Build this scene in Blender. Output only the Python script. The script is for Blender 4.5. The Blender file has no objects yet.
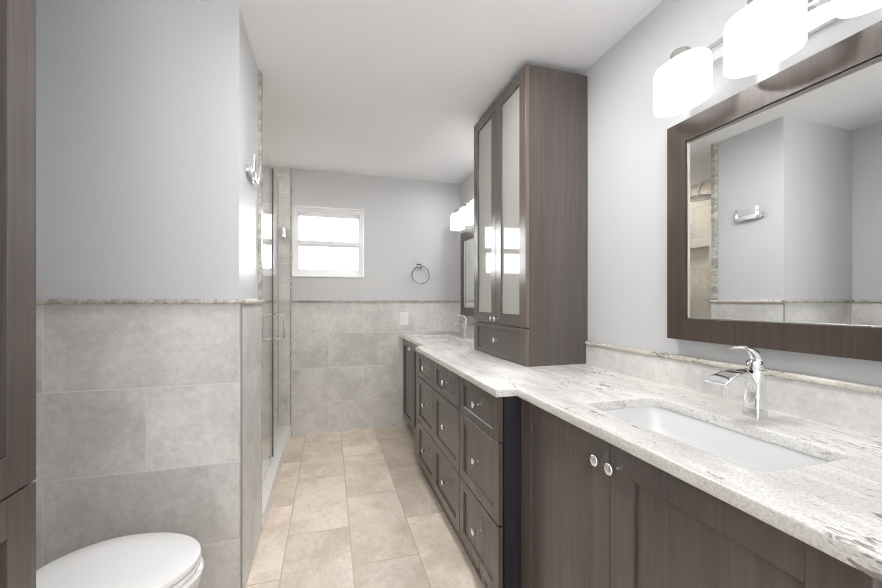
import bpy, bmesh, math
from mathutils import Vector, Matrix
C = bpy.context.scene.collection
SC = bpy.context.scene
R = math.radians
PI = math.pi

# ------------------------------------------------------------------ camera
cam_data = bpy.data.cameras.new('camera')
cam_data.sensor_width = 36.0
cam_data.lens = 36.0 * 384.9 / 882.0
cam_data.shift_y = 6.7 / 882.0
cam_data.clip_start = 0.02
cam = bpy.data.objects.new('camera', cam_data)
C.objects.link(cam)
cam.location = (0, 0, 1.24)
cam.rotation_euler = (R(90), 0, R(-16.17))
SC.camera = cam

# ------------------------------------------------------------------ light and exposure
SC.view_settings.view_transform = 'Standard'
SC.view_settings.look = 'None'
SC.view_settings.gamma = 1.0
SC.view_settings.use_curve_mapping = False
SC.view_settings.exposure = 1.74
SKY = 5.0            # overcast daylight outside the window
SHADE = 0.42          # glowing glass of the vanity lights
DOWN = 92.0          # added ceiling lights out of view, filling the room
def area(name, loc, rot, sx, sy, power, col):
    d = bpy.data.lights.new(name, 'AREA'); d.shape = 'RECTANGLE'; d.size = sx; d.size_y = sy
    d.energy = power; d.color = col
    o = bpy.data.objects.new(name, d); C.objects.link(o)
    o.location = loc; o.rotation_euler = rot
    return o
# added fill light behind the viewer, standing in for light from an entrance
area('added_rear_fill', (0.0, -1.42, 1.45), (R(90), 0, 0), 2.0, 1.9, 9.0, (1.0, 1.0, 1.0))
# added unseen fill light, aimed up at the ceiling behind the viewer
area('added_ceiling_bounce', (-0.05, -0.55, 1.75), (R(180 - 18), 0, 0), 0.9, 0.6, 5.0, (1.0, 1.0, 1.0))
world = bpy.data.worlds.new('overcast_sky')
SC.world = world
world.use_nodes = True
wn = world.node_tree
# bright cloud above the horizon, darker ground below it
_tc = wn.nodes.new('ShaderNodeTexCoord'); _sp = wn.nodes.new('ShaderNodeSeparateXYZ'); _rp = wn.nodes.new('ShaderNodeValToRGB')
wn.links.new(_tc.outputs['Generated'], _sp.inputs[0]); wn.links.new(_sp.outputs[2], _rp.inputs[0])
_rp.color_ramp.elements[0].position = 0.0; _rp.color_ramp.elements[0].color = (0.10, 0.10, 0.095, 1)
_rp.color_ramp.elements[1].position = 0.03; _rp.color_ramp.elements[1].color = (0.95, 0.98, 1.0, 1)
wn.links.new(_rp.outputs[0], wn.nodes['Background'].inputs[0])
wn.nodes['Background'].inputs[1].default_value = SKY
SC.cycles.max_bounces = 14
SC.cycles.diffuse_bounces = 8
SC.cycles.glossy_bounces = 6
SC.cycles.transparent_max_bounces = 16
SC.cycles.transmission_bounces = 8
SC.cycles.sample_clamp_indirect = 6.0
SC.cycles.caustics_reflective = False
SC.cycles.caustics_refractive = False
SC.cycles.use_denoising = True
SC.cycles.pixel_filter_type = 'BLACKMAN_HARRIS'
SC.cycles.filter_width = 1.1

# ------------------------------------------------------------------ materials
class NT:
    def __init__(self, name):
        self.m = bpy.data.materials.new(name)
        self.m.use_nodes = True
        self.t = self.m.node_tree
        self.b = self.t.nodes['Principled BSDF']
        self.out = self.t.nodes['Material Output']
    def n(self, typ, **kw):
        x = self.t.nodes.new(typ)
        for k, v in kw.items():
            if k.startswith('i_'):
                x.inputs[k[2:].replace('_', ' ')].default_value = v
            else:
                setattr(x, k, v)
        return x
    def l(self, a, b):
        self.t.links.new(a, b)
    def set(self, **kw):
        for k, v in kw.items():
            self.b.inputs[k.replace('_', ' ')].default_value = v
        return self
    def ramp(self, stops):
        r = self.t.nodes.new('ShaderNodeValToRGB')
        e = r.color_ramp.elements
        while len(e) < len(stops):
            e.new(0.5)
        for el, (p, c) in zip(e, stops):
            el.position = p
            el.color = (c[0], c[1], c[2], 1) if not isinstance(c, (int, float)) else (c, c, c, 1)
        return r
    def mix(self, fac, a, b, blend='MIX'):
        x = self.t.nodes.new('ShaderNodeMix')
        x.data_type = 'RGBA'
        x.blend_type = blend
        for sock, v in ((x.inputs[0], fac), (x.inputs[6], a), (x.inputs[7], b)):
            if hasattr(v, 'is_linked'):
                self.l(v, sock)
            else:
                sock.default_value = v if isinstance(v, (int, float)) else (v[0], v[1], v[2], 1)
        return x.outputs[2]
    def bump(self, h, strength, dist=0.002):
        b = self.n('ShaderNodeBump')
        b.inputs['Strength'].default_value = strength
        b.inputs['Distance'].default_value = dist
        self.l(h, b.inputs['Height'])
        self.l(b.outputs[0], self.b.inputs['Normal'])

def plain(name, col, rough=0.5, metal=0.0, **kw):
    k = NT(name)
    k.set(Base_Color=(col[0], col[1], col[2], 1), Roughness=rough, Metallic=metal, **kw)
    return k.m

def paint(name, col, rough=0.6, bump=0.05):
    k = NT(name)
    k.set(Base_Color=(col[0], col[1], col[2], 1), Roughness=rough)
    tc = k.n('ShaderNodeTexCoord')
    ns = k.n('ShaderNodeTexNoise', i_Scale=160.0, i_Detail=3.0)
    k.l(tc.outputs['Object'], ns.inputs['Vector'])
    k.bump(ns.outputs['Fac'], bump, 0.001)
    return k.m

def tile(name, light, dark, grout, ou=0.0, ov=0.0, bw=0.648, bh=0.322, swap=False, rough=0.42, spread=0.5, mortar=0.0022, bond=0.5):
    """concrete-look porcelain tile in running bond; UVs are metres"""
    k = NT(name)
    uv = k.n('ShaderNodeUVMap')
    sp = k.n('ShaderNodeSeparateXYZ'); k.l(uv.outputs[0], sp.inputs[0])
    cb = k.n('ShaderNodeCombineXYZ')
    a, b = (1, 0) if swap else (0, 1)
    for src, dst, off in ((a, 0, ou), (b, 1, ov)):
        ad = k.n('ShaderNodeMath', operation='ADD'); ad.inputs[1].default_value = off
        k.l(sp.outputs[src], ad.inputs[0]); k.l(ad.outputs[0], cb.inputs[dst])
    br = k.n('ShaderNodeTexBrick', offset=bond, offset_frequency=2, squash=1.0)
    br.inputs['Scale'].default_value = 1.0
    br.inputs['Mortar Size'].default_value = mortar
    br.inputs['Mortar Smooth'].default_value = 0.1
    br.inputs['Bias'].default_value = 0.0
    br.inputs['Brick Width'].default_value = bw
    br.inputs['Row Height'].default_value = bh
    br.inputs['Color1'].default_value = (0.0, 0.0, 0.0, 1)
    br.inputs['Color2'].default_value = (1, 1, 1, 1)
    br.inputs['Mortar'].default_value = (0.5, 0.5, 0.5, 1)
    k.l(cb.outputs[0], br.inputs['Vector'])
    # each tile shifts the cloud pattern so the joints break it
    sh = k.n('ShaderNodeVectorMath', operation='SCALE'); sh.inputs['Scale'].default_value = 7.3
    k.l(br.outputs['Color'], sh.inputs[0])
    av = k.n('ShaderNodeVectorMath', operation='ADD')
    k.l(cb.outputs[0], av.inputs[0]); k.l(sh.outputs[0], av.inputs[1])
    n1 = k.n('ShaderNodeTexNoise', i_Scale=3.2, i_Detail=9.0, i_Roughness=0.66, i_Distortion=0.35)
    n2 = k.n('ShaderNodeTexNoise', i_Scale=38.0, i_Detail=9.0, i_Roughness=0.8)
    n3 = k.n('ShaderNodeTexNoise', i_Scale=9.0, i_Detail=5.0, i_Roughness=0.75, i_Distortion=1.2)
    for q in (n1, n2, n3):
        k.l(av.outputs[0], q.inputs['Vector'])
    r1 = k.ramp([(0.40, 0.0), (0.60, 1.0)]); k.l(n1.outputs['Fac'], r1.inputs[0])
    base = k.mix(r1.outputs[0], dark, light)
    r3 = k.ramp([(0.55, 0.0), (0.72, 1.0)]); k.l(n3.outputs['Fac'], r3.inputs[0])
    m3 = k.n('ShaderNodeMath', operation='MULTIPLY'); m3.inputs[1].default_value = 0.35
    k.l(r3.outputs[0], m3.inputs[0])
    base = k.mix(m3.outputs[0], base, [c * 0.78 for c in dark])
    r2 = k.ramp([(0.33, 0.74), (0.67, 1.14)]); k.l(n2.outputs['Fac'], r2.inputs[0])
    base = k.mix(0.6, base, r2.outputs[0], 'MULTIPLY')
    # tone of the individual tile
    r4 = k.ramp([(0.0, 1.0 - 0.16 * spread), (1.0, 1.0 + 0.10 * spread)]); k.l(br.outputs['Color'], r4.inputs[0])
    base = k.mix(1.0, base, r4.outputs[0], 'MULTIPLY')
    col = k.mix(br.outputs['Fac'], base, grout)
    k.l(col, k.b.inputs['Base Color'])
    k.set(Roughness=rough)
    inv = k.n('ShaderNodeMath', operation='SUBTRACT'); inv.inputs[0].default_value = 1.0
    k.l(br.outputs['Fac'], inv.inputs[1])
    k.bump(inv.outputs[0], 0.35, 0.0015)
    return k.m

def wood(name, c1, c2, rough=0.25, axis='Z'):
    k = NT(name)
    tc = k.n('ShaderNodeTexCoord')
    mp = k.n('ShaderNodeMapping')
    mp.inputs['Scale'].default_value = (70, 70, 2.2) if axis == 'Z' else (70, 2.2, 70)
    k.l(tc.outputs['Object'], mp.inputs['Vector'])
    n1 = k.n('ShaderNodeTexNoise', i_Scale=1.0, i_Detail=6.0, i_Roughness=0.65, i_Distortion=0.4)
    k.l(mp.outputs[0], n1.inputs['Vector'])
    mp2 = k.n('ShaderNodeMapping'); mp2.inputs['Scale'].default_value = (9, 9, 0.7) if axis == 'Z' else (9, 0.7, 9)
    k.l(tc.outputs['Object'], mp2.inputs['Vector'])
    n2 = k.n('ShaderNodeTexNoise', i_Scale=1.0, i_Detail=3.0, i_Roughness=0.5)
    k.l(mp2.outputs[0], n2.inputs['Vector'])
    mx = k.n('ShaderNodeMath', operation='MULTIPLY_ADD'); mx.inputs[1].default_value = 0.65
    m2 = k.n('ShaderNodeMath', operation='MULTIPLY'); m2.inputs[1].default_value = 0.35
    k.l(n2.outputs['Fac'], m2.inputs[0])
    k.l(n1.outputs['Fac'], mx.inputs[0]); k.l(m2.outputs[0], mx.inputs[2])
    r = k.ramp([(0.34, c1), (0.66, c2)]); k.l(mx.outputs[0], r.inputs[0])
    k.l(r.outputs[0], k.b.inputs['Base Color'])
    k.set(Roughness=rough, Coat_Weight=0.10, Coat_Roughness=0.22)
    k.bump(n1.outputs['Fac'], 0.04, 0.0005)
    return k.m

def granite(name, base, grey, fleck, amount=0.5, rough=0.12, scale=1.0):
    k = NT(name)
    tc = k.n('ShaderNodeTexCoord')
    mp = k.n('ShaderNodeMapping')
    mp.inputs['Rotation'].default_value = (0, 0, R(-14))
    mp.inputs['Scale'].default_value = (14 * scale, 3.2 * scale, 12 * scale)
    k.l(tc.outputs['Object'], mp.inputs['Vector'])
    n1 = k.n('ShaderNodeTexNoise', i_Scale=1.0, i_Detail=8.0, i_Roughness=0.7, i_Distortion=0.6)
    k.l(mp.outputs[0], n1.inputs['Vector'])
    r1 = k.ramp([(0.42, grey), (0.58, base)]); k.l(n1.outputs['Fac'], r1.inputs[0])
    mp2 = k.n('ShaderNodeMapping')
    mp2.inputs['Rotation'].default_value = (0, 0, R(-14))
    mp2.inputs['Scale'].default_value = (85 * scale, 24 * scale, 80 * scale)
    k.l(tc.outputs['Object'], mp2.inputs['Vector'])
    n2 = k.n('ShaderNodeTexNoise', i_Scale=1.0, i_Detail=3.0, i_Roughness=0.6, i_Distortion=1.0)
    k.l(mp2.outputs[0], n2.inputs['Vector'])
    n4 = k.n('ShaderNodeTexNoise', i_Scale=5.0 * scale, i_Detail=2.0)
    k.l(tc.outputs['Object'], n4.inputs['Vector'])
    sm = k.n('ShaderNodeMath', operation='MULTIPLY_ADD'); sm.inputs[1].default_value = 0.45
    k.l(n4.outputs['Fac'], sm.inputs[0]); k.l(n2.outputs['Fac'], sm.inputs[2])
    r2 = k.ramp([(0.90 - 0.12 * amount, 0.0), (0.97 - 0.10 * amount, 1.0)]); k.l(sm.outputs[0], r2.inputs[0])
    col = k.mix(r2.outputs[0], r1.outputs[0], fleck)
    n3 = k.n('ShaderNodeTexNoise', i_Scale=190.0, i_Detail=2.0)
    k.l(tc.outputs['Object'], n3.inputs['Vector'])
    r3 = k.ramp([(0.32, 0.74), (0.56, 1.05)]); k.l(n3.outputs['Fac'], r3.inputs[0])
    col = k.mix(0.7, col, r3.outputs[0], 'MULTIPLY')
    k.l(col, k.b.inputs['Base Color'])
    k.set(Roughness=rough)
    return k.m

def thin_glass(name, tint, ior=1.45, rough=0.0):
    k = NT(name)
    k.t.nodes.remove(k.b)
    tr = k.n('ShaderNodeBsdfTransparent'); tr.inputs[0].default_value = (*tint, 1)
    gl = k.n('ShaderNodeBsdfGlossy'); gl.inputs['Roughness'].default_value = rough
    gl.inputs['Color'].default_value = (1, 1, 1, 1)
    ge = k.n('ShaderNodeNewGeometry')                   # Schlick reflectance, the same from either side of the pane
    dt = k.n('ShaderNodeVectorMath', operation='DOT_PRODUCT'); k.l(ge.outputs['Normal'], dt.inputs[0]); k.l(ge.outputs['Incoming'], dt.inputs[1])
    ab = k.n('ShaderNodeMath', operation='ABSOLUTE'); k.l(dt.outputs['Value'], ab.inputs[0])
    om = k.n('ShaderNodeMath', operation='SUBTRACT'); om.inputs[0].default_value = 1.0; k.l(ab.outputs[0], om.inputs[1])
    pw = k.n('ShaderNodeMath', operation='POWER'); pw.inputs[1].default_value = 5.0; k.l(om.outputs[0], pw.inputs[0])
    fr = k.n('ShaderNodeMath', operation='MULTIPLY_ADD'); fr.inputs[1].default_value = 0.965; fr.inputs[2].default_value = 0.035
    k.l(pw.outputs[0], fr.inputs[0])
    mx = k.n('ShaderNodeMixShader')
    k.l(fr.outputs[0], mx.inputs[0]); k.l(tr.outputs[0], mx.inputs[1]); k.l(gl.outputs[0], mx.inputs[2])
    k.l(mx.outputs[0], k.out.inputs['Surface'])
    return k.m

def glow(name, col, strength):
    k = NT(name)
    k.set(Base_Color=(0.9, 0.9, 0.9, 1), Roughness=0.25)
    k.b.inputs['Emission Color'].default_value = (*col, 1)
    k.b.inputs['Emission Strength'].default_value = strength
    return k.m

M = {}
M['wall'] = paint('grey_wall_paint', (0.59, 0.597, 0.608), 0.38)
M['ceiling'] = paint('white_ceiling_paint', (0.885, 0.895, 0.915), 0.75, 0.08)
GL, GD, GG = (0.76, 0.75, 0.725), (0.60, 0.59, 0.57), (0.42, 0.415, 0.40)
M['tile_nook'] = tile('grey_tile_nook', GL, GD, (0.74, 0.73, 0.715), ou=0.36, ov=0.071, bh=0.324)
M['tile_side'] = tile('grey_tile_partition_side', GL, GD, (0.74, 0.73, 0.715), ou=-1.755 + 0.648 * 4, ov=0.071, bh=0.324, bond=0.0)
M['tile_back'] = tile('grey_tile_back_wall', GL, GD, (0.74, 0.73, 0.715), ou=0.324 - 0.318 + 0.648 * 4, ov=0.354, bh=0.322)
M['tile_shower'] = tile('beige_tile_shower', (0.80, 0.71, 0.64), (0.66, 0.575, 0.51), (0.50, 0.47, 0.44), ou=4.0, ov=0.354, bh=0.322)
M['tile_splash'] = tile('grey_tile_splash', GL, GD, (0.55, 0.54, 0.52), ou=-1.346 + 0.709 * 4, ov=1.0, bw=0.709, bh=2.5, mortar=0.003)
M['floor'] = tile('beige_floor_tile', (0.88, 0.775, 0.67), (0.68, 0.575, 0.475), (0.55, 0.45, 0.36), ou=-2.17 + 0.655 * 8.5, ov=0.21 + 0.315 * 8,
                  bw=0.655, bh=0.315, swap=True, rough=0.4, spread=0.9, mortar=0.003)
M['curb'] = tile('pale_curb_stone', (0.92, 0.91, 0.88), (0.86, 0.85, 0.82), (0.70, 0.44, 0.42), ou=0.1, ov=3.0, bw=0.6, bh=6.0, rough=0.35)
M['stone'] = granite('speckled_stone_trim', (0.60, 0.57, 0.52), (0.34, 0.32, 0.285), (0.16, 0.15, 0.13), 0.65, 0.25, 2.2)
M['granite'] = granite('white_granite', (0.79, 0.78, 0.755), (0.65, 0.635, 0.605), (0.27, 0.245, 0.22), 0.5, 0.13)
M['granite_trim'] = granite('white_granite_trim', (0.72, 0.68, 0.61), (0.52, 0.48, 0.42), (0.20, 0.17, 0.14), 0.7, 0.25, 1.3)
M['wood'] = wood('dark_brown_wood', (0.080, 0.067, 0.060), (0.118, 0.100, 0.090))
M['wood_edge'] = wood('brown_wood_edge', (0.14, 0.10, 0.075), (0.22, 0.16, 0.12))
M['wood_frame'] = wood('espresso_wood_frame', (0.040, 0.028, 0.022), (0.085, 0.062, 0.050), 0.33)
M['wood_linen'] = wood('brown_wood_linen', (0.080, 0.067, 0.060), (0.120, 0.102, 0.092), 0.25)
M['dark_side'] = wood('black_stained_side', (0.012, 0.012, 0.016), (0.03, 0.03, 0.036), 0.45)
M['dark_gap'] = plain('shadowed_carcass', (0.02, 0.017, 0.016), 0.6)
M['chrome'] = plain('chrome', (0.86, 0.87, 0.88), 0.07, 1.0)
M['nickel'] = plain('brushed_nickel', (0.58, 0.575, 0.56), 0.2, 1.0)
M['mirror'] = plain('mirror_glass', (0.90, 0.915, 0.91), 0.0, 1.0)
M['bevel'] = plain('mirror_bevel_strip', (0.42, 0.41, 0.39), 0.38, 1.0)
M['ceramic'] = plain('white_ceramic', (0.74, 0.74, 0.745), 0.12, 0.0, Coat_Weight=0.5)
M['plastic'] = plain('white_plastic', (0.82, 0.82, 0.82), 0.3)
M['seat'] = plain('white_seat_plastic', (0.86, 0.86, 0.86), 0.22)
M['vinyl'] = plain('white_vinyl', (0.84, 0.845, 0.85), 0.35)
M['seal'] = plain('grey_rubber_seal', (0.09, 0.09, 0.09), 0.5)
M['pane'] = thin_glass('window_pane_glass', (0.98, 0.98, 0.98))
M['shower_glass'] = thin_glass('shower_glass', (0.955, 0.97, 0.96))
M['frosted'] = plain('frosted_cabinet_glass', (0.40, 0.39, 0.365), 0.04, 0.0, Specular_IOR_Level=0.5)
M['shade'] = glow('glowing_white_glass', (1.0, 0.99, 0.975), SHADE)
M['down'] = glow('added_light_diffuser', (1.0, 0.99, 0.98), DOWN)  # glow of the light added over the aisle for fill
M['down_far'] = glow('added_far_diffuser', (1.0, 0.99, 0.98), DOWN * 0.5)  # glow of the hidden light added to lift the far end
M['down_soft'] = glow('added_shower_diffuser', (1.0, 0.96, 0.91), DOWN * 0.30)  # glow of the unseen light added to brighten the shower
M['trim_metal'] = plain('grey_edge_trim', (0.30, 0.295, 0.285), 0.5)
M['black'] = plain('dark_opening', (0.01, 0.01, 0.01), 0.5)

# ------------------------------------------------------------------ mesh helpers
def new():
    return bmesh.new()

def box(bm, x0, x1, y0, y1, z0, z1, bev=0.0, seg=2):
    r = bmesh.ops.create_cube(bm, size=1.0)
    vs = r['verts']
    for v in vs:
        v.co = Vector(((x0 + x1) / 2 + v.co.x * (x1 - x0), (y0 + y1) / 2 + v.co.y * (y1 - y0), (z0 + z1) / 2 + v.co.z * (z1 - z0)))
    if bev > 0:
        es = list({e for v in vs for e in v.link_edges})
        bmesh.ops.bevel(bm, geom=es, offset=bev, segments=seg, profile=0.5, affect='EDGES')

def loft(bm, rings, cap0=True, cap1=True, closed=False):
    vr = [[bm.verts.new(p) for p in r] for r in rings]
    n = len(vr[0])
    pairs = list(zip(vr[:-1], vr[1:]))
    if closed:
        pairs.append((vr[-1], vr[0]))
    for a, b in pairs:
        for i in range(n):
            j = (i + 1) % n
            bm.faces.new((a[i], a[j], b[j], b[i]))
    if not closed:
        if cap0: bm.faces.new(list(reversed(vr[0])))
        if cap1: bm.faces.new(vr[-1])

def basis(d):
    d = Vector(d).normalized()
    u = d.cross(Vector((0, 0, 1)))
    if u.length < 1e-4:
        u = Vector((1, 0, 0))
    u.normalize()
    return d, u, d.cross(u).normalized()

def lathe(bm, origin, axis, profile, n=32, caps=True):
    """profile = [(distance along axis, radius)]"""
    d, u, w = basis(axis)
    o = Vector(origin)
    rings = [[o + d * t + (u * math.cos(2 * PI * i / n) + w * math.sin(2 * PI * i / n)) * max(r, 1e-4) for i in range(n)] for t, r in profile]
    loft(bm, rings, caps, caps)

def tube(bm, pts, r, n=12, closed=False):
    pts = [Vector(p) for p in pts]
    rings = []
    m = len(pts)
    prev_u = None
    for i, p in enumerate(pts):
        a = pts[(i - 1) % m] if (closed or i > 0) else p
        b = pts[(i + 1) % m] if (closed or i < m - 1) else p
        d = (b - a).normalized()
        if prev_u is None:
            _, u, w = basis(d)
        else:
            u = (prev_u - d * prev_u.dot(d)).normalized(); w = d.cross(u)
        prev_u = u
        w = d.cross(u)
        rings.append([p + (u * math.cos(2 * PI * k / n) + w * math.sin(2 * PI * k / n)) * r for k in range(n)])
    loft(bm, rings, closed=closed)

def rrect(cx, cy, hx, hy, r, z, n=6):
    out = []
    for sx, sy, a0 in ((1, 1, 0), (-1, 1, 90), (-1, -1, 180), (1, -1, 270)):
        for i in range(n + 1):
            a = R(a0 + 90 * i / n)
            out.append(Vector((cx + sx * (hx - r) + r * math.cos(a), cy + sy * (hy - r) + r * math.sin(a), z)))
    return out

def prism(bm, outline, axis, a, b):
    """outline of 2-D points extruded along axis from a to b"""
    def P(p, t):
        return {'X': (t, p[0], p[1]), 'Y': (p[0], t, p[1]), 'Z': (p[0], p[1], t)}[axis]
    loft(bm, [[Vector(P(p, a)) for p in outline], [Vector(P(p, b)) for p in outline]])

def tag(o, label=None, cat=None, group=None, kind=None):
    if label: o['label'] = label
    if cat: o['category'] = cat
    if group: o['group'] = group
    if kind: o['kind'] = kind
    return o

def world_loc(o):
    v = Vector((0, 0, 0))
    while o:
        v = v + o.location
        o = o.parent
    return v

def obj(name, bm, mat, parent=None, smooth=False, sub=0):
    bmesh.ops.recalc_face_normals(bm, faces=bm.faces[:])
    bm.normal_update()
    uv = bm.loops.layers.uv.new('UVMap')
    for f in bm.faces:                                  # metres, projected along the main axis of the face
        n = f.normal
        ax = max(range(3), key=lambda i: abs(n[i]))
        for lp in f.loops:
            c = lp.vert.co
            lp[uv].uv = ((c.y, c.z), (c.x, c.z), (c.x, c.y))[ax]
        f.smooth = bool(smooth)
    base = world_loc(parent) if parent else None
    if parent:
        off = base
    else:
        xs = [v.co for v in bm.verts]
        off = Vector(((min(c.x for c in xs) + max(c.x for c in xs)) / 2, (min(c.y for c in xs) + max(c.y for c in xs)) / 2, min(c.z for c in xs)))
    for v in bm.verts:
        v.co -= off
    me = bpy.data.meshes.new(name)
    bm.to_mesh(me); bm.free()
    me.materials.append(M[mat] if isinstance(mat, str) else mat)
    o = bpy.data.objects.new(name, me)
    C.objects.link(o)
    if smooth:
        me.set_sharp_from_angle(angle=R(smooth if smooth is not True else 35))
    if parent:
        o.parent = parent
    else:
        o.location = off
    if sub:
        s = o.modifiers.new('smooth', 'SUBSURF'); s.levels = sub; s.render_levels = sub
    return o

def thing(name, loc, label, cat, group=None):
    o = bpy.data.objects.new(name, None)
    o.empty_display_size = 0.1
    o.location = loc
    C.objects.link(o)
    return tag(o, label, cat, group)

def copy_tree(o, shift, label, parent=None):
    c = o.copy(); C.objects.link(c)
    if parent:
        c.parent = parent
    else:
        c.location = o.location + Vector(shift); c['label'] = label
    for ch in list(o.children):
        copy_tree(ch, shift, label, c)
    return c

def boxobj(name, dims, mat, parent=None, bev=0.0):
    bm = new(); box(bm, *dims, bev=bev)
    return obj(name, bm, mat, parent)

# ------------------------------------------------------------------ room shell
XR, YB, ZC = 1.298, 3.78, 2.455          # right wall, back wall, ceiling
XN, YP, XP = -1.075, 1.771, -0.36        # nook wall, partition front, partition side
YE = 2.24                                # far end of the partition
XS = -1.33                               # shower's far wall
YF = -1.5                                # wall behind the viewer
def struct(o):
    o['kind'] = 'structure'
    return o
struct(boxobj('floor', (XS - .1, XR + .1, YF - .1, YB + .1, -0.1, 0.0), 'floor'))
struct(boxobj('ceiling', (XS - .1, XR + .1, YF - .1, YB + .1, ZC, ZC + .1), 'ceiling'))
struct(boxobj('wall_right', (XR, XR + .1, YF - .1, YB + .1, 0, ZC), 'wall'))
struct(boxobj('wall_front', (XS - .1, XR, YF - .1, YF, 0, ZC), 'wall'))
wl = struct(boxobj('wall_left', (XS - .1, XN, YF, YP, 0, ZC), 'wall'))
boxobj('wainscot', (XN, XN + .035, 0.3, YP - .012, 0, 1.226), 'tile_side', wl)
boxobj('cap_stone', (XN, XN + .05, 0.3, YP - .03, 1.226, 1.246), 'stone', wl, .006)
# partition block between toilet nook and shower
wp = struct(boxobj('wall_partition', (XS - .1, XP, YP, YE, 0, ZC), 'wall'))
boxobj('wainscot', (XN + .035, XP, YP - .012, YP, 0, 1.226), 'tile_nook', wp)
boxobj('side_wainscot', (XP, XP + .012, YP - .012, YE, 0, 1.226), 'tile_side', wp)
bm = new()
box(bm, XN + .03, XP + .026, YP - .026, YP, 1.226, 1.246, .007)
obj('cap_stone', bm, 'stone', wp, 40)
bm = new(); box(bm, XP - .01, XP + .026, YP, YE + .012, 1.226, 1.246, .007)
obj('side_cap_stone', bm, 'granite_trim', wp, 40)  # same stone as the front cap, light on this side painted in as paler
bm = new(); box(bm, XP - .02, XP + .016, YE - .035, YE + .012, 1.246, ZC, .006)
obj('corner_stone', bm, 'stone', wp, 40)
boxobj('corner_trim', (XP + .007, XP + .0135, YP - .0135, YP - .007, 0, 1.226), 'trim_metal', wp)
boxobj('shower_tile', (XS, XP - .02, YE, YE + .012, 0, ZC), 'tile_shower', wp)
boxobj('corner_edge', (XP - .02, XP + .012, YE, YE + .012, 0, 1.226), 'granite_trim', wp)
ws = struct(boxobj('wall_shower', (XS - .1, XS, YE, YB, 0, ZC), 'wall'))
bm = new()                                            # tile with a niche
NY0, NY1, NZ0, NZ1 = 2.95, 3.42, 1.42, 1.80
T0, T1 = XS, XS + .10
for d in ((T0, T1, YE + .012, NY0, 0, ZC), (T0, T1, NY1, YB - .012, 0, ZC), (T0, T1, NY0, NY1, 0, NZ0), (T0, T1, NY0, NY1, NZ1, ZC), (T0, T0 + .012, NY0, NY1, NZ0, NZ1)):
    box(bm, *d)
obj('shower_tile', bm, 'tile_shower', ws)

# back wall with the window opening
WX0, WX1, WZ0, WZ1 = -0.328, 0.322, 1.462, 2.120
bm = new()
for d in ((XS - .1, WX0, YB, YB + .16, 0, ZC), (WX1, XR, YB, YB + .16, 0, ZC), (WX0, WX1, YB, YB + .16, 0, WZ0), (WX0, WX1, YB, YB + .16, WZ1, ZC)):
    box(bm, *d)
wb = struct(obj('wall_back', bm, 'wall'))
boxobj('wainscot', (-0.335, XR, YB - .012, YB, 0, 1.226), 'tile_back', wb)
bm = new(); box(bm, -0.335, XR, YB - .026, YB, 1.226, 1.243, .006); obj('cap_stone', bm, 'stone', wb, 40)
boxobj('shower_tile', (XS + .1, -0.347, YB - .012, YB, 0, ZC), 'tile_back', wb)
bm = new(); box(bm, -0.347, -0.333, YB - .016, YB, 0, ZC, .003); obj('edge_stone', bm, 'stone', wb)

# window
bm = new()
fy0, fy1 = YB + .055, YB + .105
fw = .036
box(bm, WX0, WX0 + fw, fy0, fy1, WZ0, WZ1, .003)
box(bm, WX1 - fw, WX1, fy0, fy1, WZ0, WZ1, .003)
box(bm, WX0 + fw, WX1 - fw, fy0, fy1, WZ1 - .045, WZ1, .003)
box(bm, WX0 + fw, WX1 - fw, fy0, fy1, WZ0, WZ0 + .045, .003)
win = struct(obj('window_1', bm, 'vinyl'))
zm = 1.783
for nm, a, b, yy in (('lower_sash', WZ0 + .045, zm + .028, fy0 + .004), ('upper_sash', zm - .028, WZ1 - .045, fy0 + .022)):
    bm = new(); t = .034; X0, X1 = WX0 + fw, WX1 - fw
    box(bm, X0, X0 + t * .5, yy, yy + .018, a, b, .002)
    box(bm, X1 - t * .5, X1, yy, yy + .018, a, b, .002)
    box(bm, X0 + t * .5, X1 - t * .5, yy, yy + .018, a, a + t, .002)
    box(bm, X0 + t * .5, X1 - t * .5, yy, yy + .018, b - t, b, .002)
    sa = obj(nm, bm, 'vinyl', win)
    boxobj('pane', (X0 + t * .5, X1 - t * .5, yy + .007, yy + .011, a + t, b - t), 'pane', sa)
# painted white lining of the opening
bm = new()
for d in ((WX0 - .0, WX0 + .006, YB - .004, fy0, WZ0, WZ1), (WX1 - .006, WX1, YB - .004, fy0, WZ0, WZ1), (WX0, WX1, YB - .004, fy0, WZ1 - .008, WZ1), (WX0, WX1, YB - .012, fy0, WZ0, WZ0 + .008)):
    box(bm, *d)
struct(obj('trim_1', bm, 'vinyl'))

# shower curb and pan
bm = new(); box(bm, -0.475, -0.339, YE + .012, YB - .012, 0, 0.10, .004)
cb = struct(obj('trim_2', bm, 'curb'))
bm = new(); box(bm, -0.47, XP + .012, YE - .0, YE + .012, 0, 0.10); bm.free()

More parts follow.
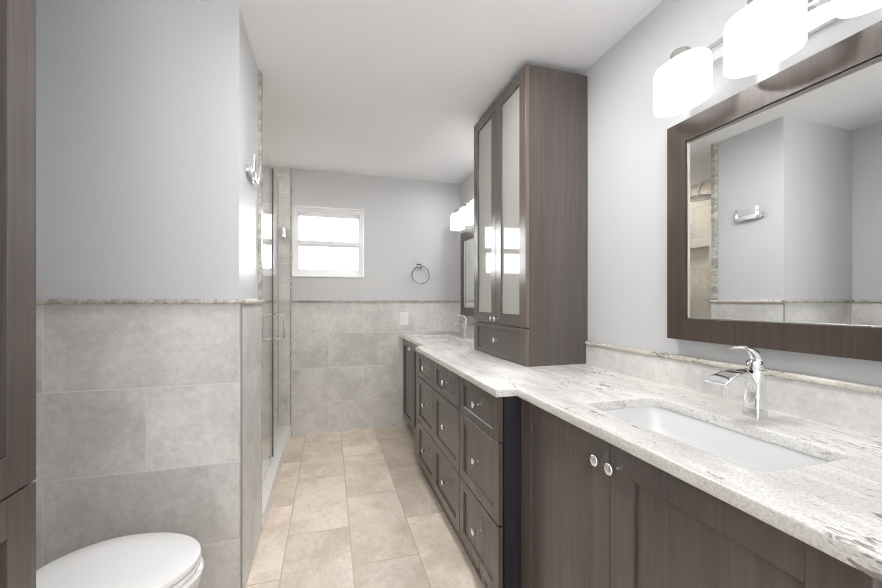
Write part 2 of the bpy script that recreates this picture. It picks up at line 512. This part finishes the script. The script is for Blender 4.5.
# ------------------------------------------------------------------ shower glass
XG = -0.40
t = thing('shower_screen', (XG, 2.64, 0.10), 'fixed clear glass shower panel standing on the pale curb beside the partition wall', 'shower screen')
bm = new(); box(bm, XG - .005, XG + .005, YE + .016, 3.018, 0.112, 2.20, .001); obj('glass', bm, 'shower_glass', t)
bm = new(); box(bm, XG - .009, XG + .009, YE + .014, 2.34, 0.10, 0.118, .001); obj('bottom_channel', bm, 'chrome', t)
bm = new(); box(bm, XG - .012, XG + .012, 2.88, 2.935, 0.10, 0.15, .002); obj('clip', bm, 'chrome', t)
t = thing('shower_door', (XG, 3.40, 0.10), 'frameless clear glass shower door hinged on the tiled back wall', 'shower door')
bm = new(); box(bm, XG - .005, XG + .005, 3.03, 3.757, 0.112, 2.20, .001); obj('glass', bm, 'shower_glass', t)
bm = new(); box(bm, XG - .009, XG + .009, 3.020, 3.036, 0.105, 2.20, .002); obj('seal', bm, 'seal', t)['label'] = 'dark grey vertical seal strip'
for z in (0.30, 1.855):
    bm = new()
    box(bm, XG - .013, XG + .013, 3.70, 3.752, z - .045, z + .045, .003)
    box(bm, XG - .022, XG + .022, 3.752, 3.768, z - .045, z + .045, .002)
    obj('hinge', bm, 'nickel', t)
bm = new()
zc_, hh, ext, rr_ = 1.047, .092, .078, .03
for s in (-1, 1):
    pts = [(XG + s * .006, 3.075, zc_ + hh)]
    for i in range(7):
        a = R(90 - 90 * i / 6)
        pts.append((XG + s * (ext - rr_ + rr_ * math.cos(a)), 3.075, zc_ + hh - rr_ + rr_ * math.sin(a)))
    for i in range(7):
        a = R(0 - 90 * i / 6)
        pts.append((XG + s * (ext - rr_ + rr_ * math.cos(a)), 3.075, zc_ - hh + rr_ + rr_ * math.sin(a)))
    pts.append((XG + s * .006, 3.075, zc_ - hh))
    tube(bm, pts, .0065)
obj('handle', bm, 'nickel', t, True)

# shower head on the hidden side of the partition, seen in the mirror
t = thing('rain_shower', (-0.74, YE + .012, 2.31), 'round rain shower head on a bent chrome arm, seen reflected in the mirror', 'shower')
bm = new()
pts = [(-.74, YE + .013, 2.31), (-.74, YE + .12, 2.312)]
for i in range(1, 8):
    a = R(90 - 90 * i / 7)
    pts.append((-.74, YE + .36 + .07 * math.cos(a), 2.25 + .07 * math.sin(a) - .004))
pts.append((-.74, YE + .43, 2.205))
tube(bm, pts, .011); obj('arm', bm, 'chrome', t, True)
bm = new(); lathe(bm, (-.74, YE + .012, 2.31), (0, 1, 0), [(0, .03), (.006, .03), (.012, .018), (.014, .012)]); obj('flange', bm, 'chrome', t, 30)
bm = new(); lathe(bm, (-.74, YE + .43, 2.21), (0, 0, -1), [(0, .014), (.012, .018), (.02, .03), (.026, .10), (.03, .112), (.042, .112), (.045, .105)], 40); obj('rain_plate', bm, 'nickel', t, 30)

# ------------------------------------------------------------------ cabinets
def knob(parent, x, y, z, k=1.0, axis=(-1, 0, 0)):
    bm = new()
    lathe(bm, (x, y, z), axis, [(0, .0062 * k), (.003 * k, .0058 * k), (.006 * k, .0055 * k), (.015 * k, .0058 * k), (.019 * k, .009 * k), (.023 * k, .0145 * k),
                                (.026 * k, .0155 * k), (.029 * k, .0150 * k), (.031 * k, .012 * k), (.032 * k, .004 * k)], 24)
    return obj('knob', bm, 'chrome', parent, 50)

def shaker(bm, x, y0, y1, z0, z1, st=.055, th=.02, rec=.010, rail=None, panel=True, sgn=-1, rev=.0012):
    """frame and panel front; x is the visible face, the thickness runs away from the viewer's side"""
    rail = rail or st
    a, b = sorted((x, x - sgn * th))
    box(bm, a, b, y0, y0 + st, z0, z1, rev, 1)
    box(bm, a, b, y1 - st, y1, z0, z1, rev, 1)
    box(bm, a, b, y0 + st, y1 - st, z0, z0 + rail, rev, 1)
    box(bm, a, b, y0 + st, y1 - st, z1 - rail, z1, rev, 1)
    if panel:
        p, q = sorted((x - sgn * rec, x - sgn * (th - .002)))
        box(bm, p, q, y0 + st - .004, y1 - st + .004, z0 + rail - .004, z1 - rail + .004)

# drawer cabinet in the middle
XD = 0.610
t = thing('drawer_cabinet', (0.95, 2.05, 0), 'dark brown cabinet of nine drawers standing forward under the middle of the countertop', 'cabinet')
bm = new()
box(bm, XD + .021, 1.285, 1.345, 2.775, 0.095, 0.879)
obj('carcass', bm, 'dark_gap', t)
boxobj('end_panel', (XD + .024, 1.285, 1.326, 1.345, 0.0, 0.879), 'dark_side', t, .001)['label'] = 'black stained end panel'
boxobj('toe_kick', (XD + .036, XD + .055, 1.345, 2.775, 0, 0.095), 'wood', t)
boxobj('far_filler', (XD + .005, XD + .021, 2.712, 2.775, 0.095, 0.879), 'wood', t, .001)
for (y0, y1) in ((1.330, 1.774), (1.782, 2.256), (2.264, 2.704)):
    for (z0, z1) in ((0.098, 0.385), (0.391, 0.699), (0.705, 0.872)):
        bm = new(); shaker(bm, XD, y0, y1, z0, z1, .052, .02, .008, rail=.045 if z1 < .8 else .036)
        d = obj('drawer', bm, 'wood', t)
        knob(d, XD + (.006 if True else 0), (y0 + y1) / 2, (z0 + z1) / 2 + .004, .92)

# sink cabinets, near and far
XC = 0.697
def sink_cabinet(y0, y1, split, label):
    t = thing('sink_cabinet', (0.98, (y0 + y1) / 2, 0), label, 'cabinet', 'sink cabinets at both ends of the vanity')
    bm = new()
    box(bm, XC + .021, 1.285, y0, y0 + .018, 0.095, 0.879)
    box(bm, XC + .021, 1.285, y1 - .018, y1, 0.095, 0.879)
    box(bm, XC + .021, 1.285, y0 + .018, y1 - .018, 0.095, 0.113)
    box(bm, 1.270, 1.285, y0 + .018, y1 - .018, 0.113, 0.879)
    box(bm, XC + .021, XC + .05, y0 + .018, y1 - .018, 0.845, 0.879)
    obj('carcass', bm, 'wood', t)
    boxobj('toe_kick', (XC + .05, XC + .068, y0, y1, 0, 0.095), 'wood', t)
    for a, b, side in ((y0 + .003, split - .0015, 1), (split + .0015, y1 - .003, -1)):
        bm = new(); shaker(bm, XC, a, b, 0.10, 0.874, .078, .02, .009, rail=.066)
        d = obj('door', bm, 'wood', t)
        knob(d, XC, (b - .026) if side == 1 else (a + .026), 0.818)
    return t
sink_cabinet(0.33, 1.322, 0.836, 'dark brown two door cabinet under the nearer sink, two knobs side by side')
sink_cabinet(2.784, 3.765, 3.300, 'narrowly seen dark brown cabinet under the far sink, against the tiled back wall')

# countertop: one slab with two openings
def counter():
    cu = bpy.data.curves.new('countertop', 'CURVE'); cu.dimensions = '2D'; cu.fill_mode = 'BOTH'
    bev = .005
    cu.extrude = .0155 - bev; cu.bevel_depth = bev; cu.bevel_resolution = 3; cu.offset = -bev
    def spl(pts):
        s = cu.splines.new('POLY'); s.points.add(len(pts) - 1)
        for p, q in zip(s.points, pts): p.co = (q[0], q[1], 0, 1)
        s.use_cyclic_u = True
    ex, em = 0.6755, 0.593
    spl([(1.2975, 0.30), (1.2975, 3.767), (ex, 3.767), (ex, 2.765), (em, 2.70), (em, 1.312), (ex, 1.312), (ex, 0.30)])
    for cy in (0.80, 3.24):
        spl([(p.x, p.y) for p in reversed(rrect(0.93, cy, .140, .262, .035, 0, 8))])
    o = bpy.data.objects.new('tmp', cu); C.objects.link(o)
    me = bpy.data.meshes.new_from_object(o.evaluated_get(bpy.context.evaluated_depsgraph_get()))
    bpy.data.objects.remove(o)
    bm = new(); bm.from_mesh(me); bmesh.ops.remove_doubles(bm, verts=bm.verts[:], dist=1e-5)
    for v in bm.verts: v.co.z += .8955
    return obj('countertop', bm, 'granite', None, 30)
ct = tag(counter(), 'long white granite countertop with grey brown streaks, running over all the base cabinets', 'countertop')

# undermount sinks
def sink(cy, label):
    t = thing('sink', (0.93, cy, 0.745), label, 'sink', 'undermount vanity sinks')
    bm = new()
    cx_ = .93
    R_ = lambda hx, hy, r, z, dx=0, dy=0: rrect(cx_ + dx, cy + dy, hx, hy, r, z, 8)
    rings = [R_(.10, .19, .05, .745), R_(.135, .245, .05, .752), R_(.150, .272, .045, .78), R_(.152, .276, .045, .866), R_(.166, .288, .045, .870), R_(.166, .288, .045, .8798),
             R_(.146, .268, .036, .8798), R_(.143, .265, .036, .872), R_(.138, .255, .04, .82), R_(.130, .225, .045, .778), R_(.115, .20, .05, .764), R_(.06, .10, .04, .759), R_(.012, .012, .011, .757)]
    loft(bm, rings)
    obj('bowl', bm, 'ceramic', t, 50)
    bm = new(); lathe(bm, (cx_, cy, .7574), (0, 0, 1), [(0, .024), (.003, .024), (.004, .02), (.0035, .012), (.003, .003)], 24); obj('drain', bm, 'chrome', t, 30)
    return t
sink(0.80, 'white rectangular undermount sink sunk in the near end of the granite countertop')
sink(3.24, 'white undermount sink at the far end of the countertop by the back wall')

# faucets
def faucet(cx, cy, zb, label):
    t = thing('faucet', (cx, cy, zb), label, 'faucet', 'single lever waterfall faucets')
    bm = new()
    def ring(x, z, hx, hy, r, tilt=0.0, n=6):
        pts = rrect(0, 0, hx, hy, r, 0, n)
        ca, sa = math.cos(tilt), math.sin(tilt)
        return [Vector((cx + x + p.x * ca, cy + p.y, zb + z - p.x * sa)) for p in pts]
    # column, waisted in the middle, leaning its front into the spout
    loft(bm, [ring(0, 0, .0225, .023, .006), ring(0, .004, .0225, .023, .006), ring(.001, .03, .021, .0215, .007), ring(.002, .065, .0195, .0205, .009), ring(.001, .10, .0215, .0225, .012),
              ring(.0, .124, .025, .025, .018), ring(0, .134, .0245, .0245, .022)])
    # spout: a wide flat trough sweeping forward out of the column
    sec = [(-.004, .066, .010, .017, R(80)), (-.020, .094, .013, .018, R(58)), (-.042, .118, .011, .020, R(28)), (-.068, .1275, .0085, .0225, R(2)), (-.098, .1255, .006, .026, R(-16)),
           (-.126, .1155, .0042, .0295, R(-27)), (-.147, .1035, .0028, .032, R(-35))]
    rings = []
    for (x, z, ht, hy, a) in sec:
        pr = []
        for q in range(20):
            th = 2 * PI * q / 20
            yy = hy * math.copysign(abs(math.cos(th)) ** .55, math.cos(th))
            hh = ht * math.copysign(abs(math.sin(th)) ** .7, math.sin(th))
            dip = -.35 * ht * (1 - (yy / hy) ** 2) if math.sin(th) > 0 else 0
            hh += dip
            pr.append(Vector((cx + x + hh * math.sin(a), cy + yy, zb + z + hh * math.cos(a))))
        rings.append(pr)
    loft(bm, rings)
    obj('body', bm, 'chrome', t, 50)
    bm = new()
    p0 = (cx - .052, cy, zb + .1305)
    lathe(bm, p0, (-.30, 0, 1), [(0, .0005), (.0004, .012), (.0009, .0125)], 24)
    for v in bm.verts:
        v.co.y = cy + (v.co.y - cy) * 1.25
    obj('water_outlet', bm, 'black', t)['label'] = 'dark oval opening in the top of the spout'
    bm = new()
    lathe(bm, (cx, cy, zb + .1345), (0, 0, 1), [(0, .0215), (.002, .0225), (.016, .0215), (.022, .019), (.026, .012)], 28)
    sec = [(.012, .140, .010, .017, R(70)), (.008, .160, .0115, .0165, R(62)), (-.004, .180, .010, .015, R(42)), (-.024, .1935, .0075, .0135, R(20)), (-.050, .199, .005, .0125, R(4)), (-.078, .1985, .0035, .0115, R(-4)), (-.094, .1975, .002, .008, R(-4))]
    rings = []
    for (x, z, ht, hy, a) in sec:
        rings.append([Vector((cx + x + ht * math.sin(2 * PI * q / 16) * math.sin(a), cy + hy * math.cos(2 * PI * q / 16), zb + z + ht * math.sin(2 * PI * q / 16) * math.cos(a))) for q in range(16)])
    loft(bm, rings)
    obj('lever', bm, 'chrome', t, 50)
    return t
f0 = faucet(1.165, 0.805, 0.911, 'chrome waterfall faucet with raised lever behind the nearer sink')
copy_tree(f0, (0.010, 2.437, 0), 'small looking chrome faucet behind the far sink, below the far mirror')

# backsplashes
def splash(y0, y1, label):
    t = thing('backsplash', (1.29, (y0 + y1) / 2, 0.911), label, 'backsplash', 'tile backsplashes along the counter')
    boxobj('tile_strip', (1.284, XR, y0, y1, 0.911, 1.012), 'tile_splash', t)
    bm = new(); box(bm, 1.274, XR, y0, y1, 1.012, 1.031, .007, 3); obj('cap_stone', bm, 'granite_trim', t, 40)
    return t
splash(0.30, 1.714, 'grey tile backsplash with stone cap running behind the near faucet')
splash(2.432, 3.766, 'short grey tile backsplash with stone cap in the far corner, beyond the tall cabinet')

# tower cabinet on the counter
XT, TY0, TY1, TZ0, TZ1 = 0.935, 1.718, 2.427, 0.911, 2.415
t = thing('tower_cabinet', ((XT + XR) / 2, (TY0 + TY1) / 2, TZ0), 'tall dark wood cabinet with two frosted glass doors standing on the countertop', 'cabinet')
bm = new()
box(bm, XT + .020, XR - .002, TY0, TY0 + .018, TZ0, TZ1, .001, 1)
box(bm, XT + .020, XR - .002, TY1 - .018, TY1, TZ0, TZ1, .001, 1)
box(bm, XT + .020, XR - .002, TY0 + .018, TY1 - .018, TZ0, TZ0 + .018)
box(bm, XT + .020, XR - .002, TY0 + .018, TY1 - .018, TZ1 - .018, TZ1)
box(bm, XR - .014, XR - .002, TY0 + .018, TY1 - .018, TZ0 + .018, TZ1 - .018)
box(bm, XT + .020, XR - .014, TY0 + .018, TY1 - .018, 1.09, 1.106)
obj('carcass', bm, 'wood', t)
bm = new()
box(bm, XT + .0, XT + .0195, TY0 - .0012, TY0 - .0002, 1.108, TZ1)
box(bm, XT + .0, XT + .0195, TY0 - .0012, TY0 - .0002, TZ0 + .004, 1.098)
obj('edge_band', bm, 'wood_edge', t)['label'] = 'lighter brown edge of door and drawer'
ym = (TY0 + TY1) / 2
for a, b, ky in ((TY0, ym - .0015, ym - .028), (ym + .0015, TY1, ym + .028)):
    bm = new(); shaker(bm, XT, a, b, 1.104, TZ1 - .001, .066, .02, .008, rail=.064, panel=False)
    d = obj('door', bm, 'wood', t)
    boxobj('glass_pane', (XT + .010, XT + .014, a + .062, b - .062, 1.164, TZ1 - .061), 'frosted', d)
    knob(d, XT, ky, 1.135, .85)
bm = new(); shaker(bm, XT, TY0, TY1, TZ0 + .003, 1.100, .064, .02, .008, rail=.026)
d = obj('drawer', bm, 'wood', t)
knob(d, XT + .007, ym, 1.012, .85)

# mirrors
def mirror(dy, label, y0=0.415, y1=1.182):
    z0, z1, w = 1.096, 1.901, .078
    y0 += dy; y1 += dy
    xf = 1.250
    t = thing('wall_mirror', (1.274, (y0 + y1) / 2, z0), label, 'mirror', 'wood framed mirrors over the sinks')
    bm = new()
    def bar(pts):
        loft(bm, [[Vector((x, p[0], p[1])) for p in pts] for x in (XR - .001, xf + .003, xf)])
    def quad(i):
        o_ = [(y0, z0), (y1, z0), (y1, z1), (y0, z1)]
        n_ = [(y0 + w, z0 + w), (y1 - w, z0 + w), (y1 - w, z1 - w), (y0 + w, z1 - w)]
        j = (i + 1) % 4
        return [o_[i], o_[j], n_[j], n_[i]]
    for i in range(4):
        bar(quad(i))
    obj('frame', bm, 'wood_frame', t)
    bm = new()
    a, b, c, d = y0 + w, y1 - w, z0 + w, z1 - w
    k = .006
    for dd in ((a, a + k, c, d), (b - k, b, c, d), (a + k, b - k, c, c + k), (a + k, b - k, d - k, d)):
        box(bm, xf + .006, XR - .004, *dd, bev=.0015)
    obj('inner_lip', bm, 'bevel', t)['label'] = 'thin silver inner lip'
    bm = new()
    an = R(0.6); yc = (a + b) / 2
    vs = []
    for y, z in ((a + .004, c + .004), (b - .004, c + .004), (b - .004, d - .004), (a + .004, d - .004)):
        vs.append((1.265 - math.tan(an) * (y - yc), y, z))
    loft(bm, [[Vector(v) for v in vs], [Vector((v[0] + .004, v[1], v[2])) for v in vs]])
    obj('glass', bm, 'mirror', t)
    return t
mirror(0, 'large dark wood framed mirror on the right wall above the near sink')
mirror(2.43, 'dark wood framed mirror above the far sink, mostly hidden by the tall cabinet')

# vanity lights
def sconce(yc, label):
    zs0, zs1 = 1.925, 2.066
    t = thing('vanity_light', (XR, yc, 2.02), label, 'wall light', 'three shade vanity lights')
    bm = new(); box(bm, XR - .022, XR - .0005, yc - .155, yc + .155, 1.985, 2.10, .003); obj('backplate', bm, 'chrome', t, 30)
    bm = new(); box(bm, 1.232, 1.252, yc - .385, yc + .385, 2.083, 2.103, .003)
    for s in (-.10, .10):
        tube(bm, [(XR - .02, yc + s, 2.05), (1.262, yc + s, 2.06), (1.246, yc + s, 2.075), (1.242, yc + s, 2.09)], .008)
    obj('bar', bm, 'chrome', t, 30)
    for s in (-1, 0, 1):
        y = yc + s * .262
        xs = 1.180
        bm = new()
        n = 96
        def el(k, z, rib=True):
            out = []
            for i in range(n):
                a = 2 * PI * i / n
                q = 1 + (.006 * math.cos(24 * 2 * a) if rib else 0)
                ca, sa = math.cos(a), math.sin(a)
                out.append(Vector((xs + .062 * k * q * math.copysign(abs(ca) ** .9, ca), y + .097 * k * q * math.copysign(abs(sa) ** .8, sa), z)))
            return out
        loft(bm, [el(.97, zs0, False), el(1, zs0 + .002), el(1, zs0 + .012), el(1, zs1 - .02), el(.985, zs1 - .008), el(.95, zs1 - .001), el(.90, zs1), el(.3, zs1)], cap0=False, cap1=True)
        # inner skin so that the open underside shows lit glass
        loft(bm, [el(.95, zs0, False), el(.94, zs0 + .004, False), el(.94, zs1 - .012, False), el(.3, zs1 - .008, False)], cap0=False, cap1=True)
        bmesh.ops.remove_doubles(bm, verts=bm.verts[:], dist=1e-5)
        obj('shade', bm, 'shade', t, 60)
        bm = new()
        lathe(bm, (xs, y, zs1), (0, 0, 1), [(0, .030), (.004, .034), (.036, .034), (.043, .030), (.045, .012)], 28)
        tube(bm, [(xs, y, zs1 + .024), (xs + .02, y, zs1 + .026), (1.24, y, zs1 + .026)], .007)
        obj('holder', bm, 'nickel', t, 40)
    return t
sconce(0.795, 'chrome vanity light with three white glass shades over the near mirror')
sconce(3.235, 'chrome vanity light with three white glass shades over the far mirror')

# ------------------------------------------------------------------ small wall things
t = thing('towel_ring', (0.866, YB, 1.585), 'chrome towel ring on the grey back wall right of the window', 'towel ring')
bm = new()
box(bm, .841, .891, YB - .010, YB, 1.562, 1.612, .003)
obj('wall_plate', bm, 'chrome', t)
bm = new(); box(bm, .856, .876, YB - .048, YB - .009, 1.577, 1.597, .004)
obj('ring_holder', bm, 'chrome', t)
bm = new()
tube(bm, [(.872 + .089 * math.cos(2 * PI * i / 48), YB - .040, 1.498 + .089 * math.sin(2 * PI * i / 48)) for i in range(48)], .0055, 10, True)
obj('ring', bm, 'chrome', t, True)

YW = YB - .012
t = thing('light_switch', (.708, YW, 1.0), 'white rocker light switch on the tiled back wall above the counter', 'light switch')
bm = new(); box(bm, .664, .752, YW - .006, YW, 0.998, 1.128, .003); obj('plate', bm, 'plastic', t)
bm = new(); prism(bm, [(YW - .006, 1.03), (YW - .009, 1.03), (YW - .013, 1.096), (YW - .006, 1.096)], 'X', .691, .725); obj('rocker', bm, 'plastic', t)

t = thing('robe_hook', (XP, 1.94, 1.83), 'chrome double robe hook on the white lit side of the partition', 'robe hook')
for y in (1.905, 2.045):
    bm = new()
    box(bm, XP, XP + .006, y - .020, y + .020, 1.812, 1.852, .002)
    box(bm, XP + .005, XP + .022, y - .007, y + .007, 1.822, 1.836, .001)
    obj('mount', bm, 'chrome', t)
bm = new()
box(bm, XP + .020, XP + .027, 1.892, 2.06, 1.812, 1.846, .002)
obj('bar', bm, 'chrome', t)
for y in (1.905, 2.045):
    bm = new()
    prism(bm, [(XP + .024, 1.816), (XP + .034, 1.818), (XP + .038, 1.832), (XP + .040, 1.898), (XP + .035, 1.899), (XP + .032, 1.842), (XP + .029, 1.829), (XP + .024, 1.827)], 'Y', y - .011, y + .011)
    obj('prong', bm, 'chrome', t)

# ------------------------------------------------------------------ toilet
TYc, TXt = 1.372, -0.392
t = thing('toilet', (-0.70, TYc, 0), 'white toilet with closed lid in front of the grey tiled partition', 'toilet')
def outline(grow=0.0, n=64, back=-0.84, half=.186, tip=TXt):
    """egg shaped seat outline, front towards +X"""
    L = (tip - back)
    out = []
    for i in range(n):
        a = 2 * PI * i / n
        ca, sa = math.cos(a), math.sin(a)
        cxm = tip - .255
        if ca >= 0:
            x = cxm + (.255 + grow) * ca; y = (half + grow) * sa
        else:
            x = cxm + (cxm - back + grow) * ca
            y = (half + grow) * math.copysign(abs(sa) ** .72, sa) * (1 - .16 * (ca * ca))
        out.append((x, TYc + y))
    return out
def slab(bm, o0, o1, z0, z1, r=.006):
    ctr = Vector((-.62, TYc, 0))
    def sc(o, k, z): return [Vector((ctr.x + (p[0] - ctr.x) * k, ctr.y + (p[1] - ctr.y) * k, z)) for p in o]
    loft(bm, [sc(o0, .975, z0), sc(o0, .995, z0 + r * .4), sc(o0, 1, z0 + r), sc(o1, 1, z1 - r), sc(o1, .992, z1 - r * .35), sc(o1, .965, z1), sc(o1, .6, z1 + .004), sc(o1, .2, z1 + .0055)])
bm = new(); slab(bm, outline(0), outline(0), .420, .443, .008); obj('lid', bm, 'seat', t, 40)
bm = new(); slab(bm, outline(-.002), outline(-.002), .398, .417, .006); obj('seat', bm, 'seat', t, 40)
bm = new()
def sec(z, half, tip, back): 
    return [Vector((x, y, z)) for x, y in outline(0, 64, back, half, tip)]
loft(bm, [sec(0, .125, -.53, -.98), sec(.02, .128, -.52, -.98), sec(.12, .128, -.51, -.98), sec(.22, .145, -.47, -.98), sec(.30, .17, -.41, -.98), sec(.36, .182, -.388, -.98), sec(.392, .183, -.384, -.98), sec(.397, .178, -.390, -.97)])
obj('bowl', bm, 'ceramic', t, 50)
bm = new()
loft(bm, [rrect(-.965, TYc, .064, .138, .03, z) for z in (.38, .40, .70)] + [rrect(-.965, TYc, .06, .134, .03, .71)])
obj('tank', bm, 'ceramic', t, 40)
bm = new()
loft(bm, [rrect(-.965, TYc, .067, .141, .03, .71), rrect(-.965, TYc, .068, .142, .03, .716), rrect(-.965, TYc, .068, .142, .03, .735), rrect(-.965, TYc, .062, .136, .03, .742)])
obj('tank_lid', bm, 'ceramic', t, 40)

# ------------------------------------------------------------------ linen cabinet at the left edge
XL, LY0, LY1 = -0.60, 0.50, 1.029
t = thing('linen_cabinet', (-.82, (LY0 + LY1) / 2, 0), 'tall dark wood cabinet with panelled doors at the left edge, beside the toilet', 'cabinet')
bm = new()
xb = XN + .055
box(bm, xb, XL - .021, LY0, LY0 + .018, 0.095, 2.30)
box(bm, xb, XL - .021, LY1 - .018, LY1, 0.095, 2.30)
box(bm, xb, XL - .021, LY0 + .018, LY1 - .018, 0.095, .113)
box(bm, xb, XL - .021, LY0 + .018, LY1 - .018, 2.282, 2.30)
box(bm, xb, XL - .021, LY0 + .018, LY1 - .018, .848, .866)
box(bm, xb, xb + .012, LY0 + .018, LY1 - .018, .113, 2.282)
obj('carcass', bm, 'wood_linen', t)
boxobj('toe_kick', (xb, XL - .08, LY0, LY1, 0, .095), 'wood_linen', t)
for z0, z1 in ((.10, .8545), (.8595, 2.297)):
    bm = new(); shaker(bm, XL, LY0, LY1, z0, z1, .077, .022, .014, rail=.077, sgn=1)
    d = obj('door', bm, 'wood_linen', t)
    knob(d, XL, LY0 + .03, z1 - .06 if z0 < .5 else z0 + .06, 1.0, (1, 0, 0))

# ------------------------------------------------------------------ unseen ceiling lights, added to brighten aisle, far end and shower
def added_downlight(x, y, label, m='down'):
    t = thing('added_ceiling_light', (x, y, ZC), label, 'ceiling light', 'added ceiling fill lights')
    bm = new(); lathe(bm, (x, y, ZC), (0, 0, -1), [(0, .10), (.006, .10), (.009, .094), (.009, .086), (.004, .082), (.004, .08)], 40, False); obj('trim_ring', bm, 'plastic', t, 30)
    bm = new(); lathe(bm, (x, y, ZC), (0, 0, -1), [(.001, .082), (.0035, .082)], 40); obj('diffuser', bm, m, t)
    return t
added_downlight(0.42, 1.36, 'added round fill light over the middle of the aisle, out of view above the viewer')
added_downlight(1.165, 2.75, 'added round fill light over the far sink, hidden behind the tall cabinet', 'down_far')
added_downlight(-0.85, 3.25, 'added unseen round ceiling light inside the glass shower', 'down_soft')
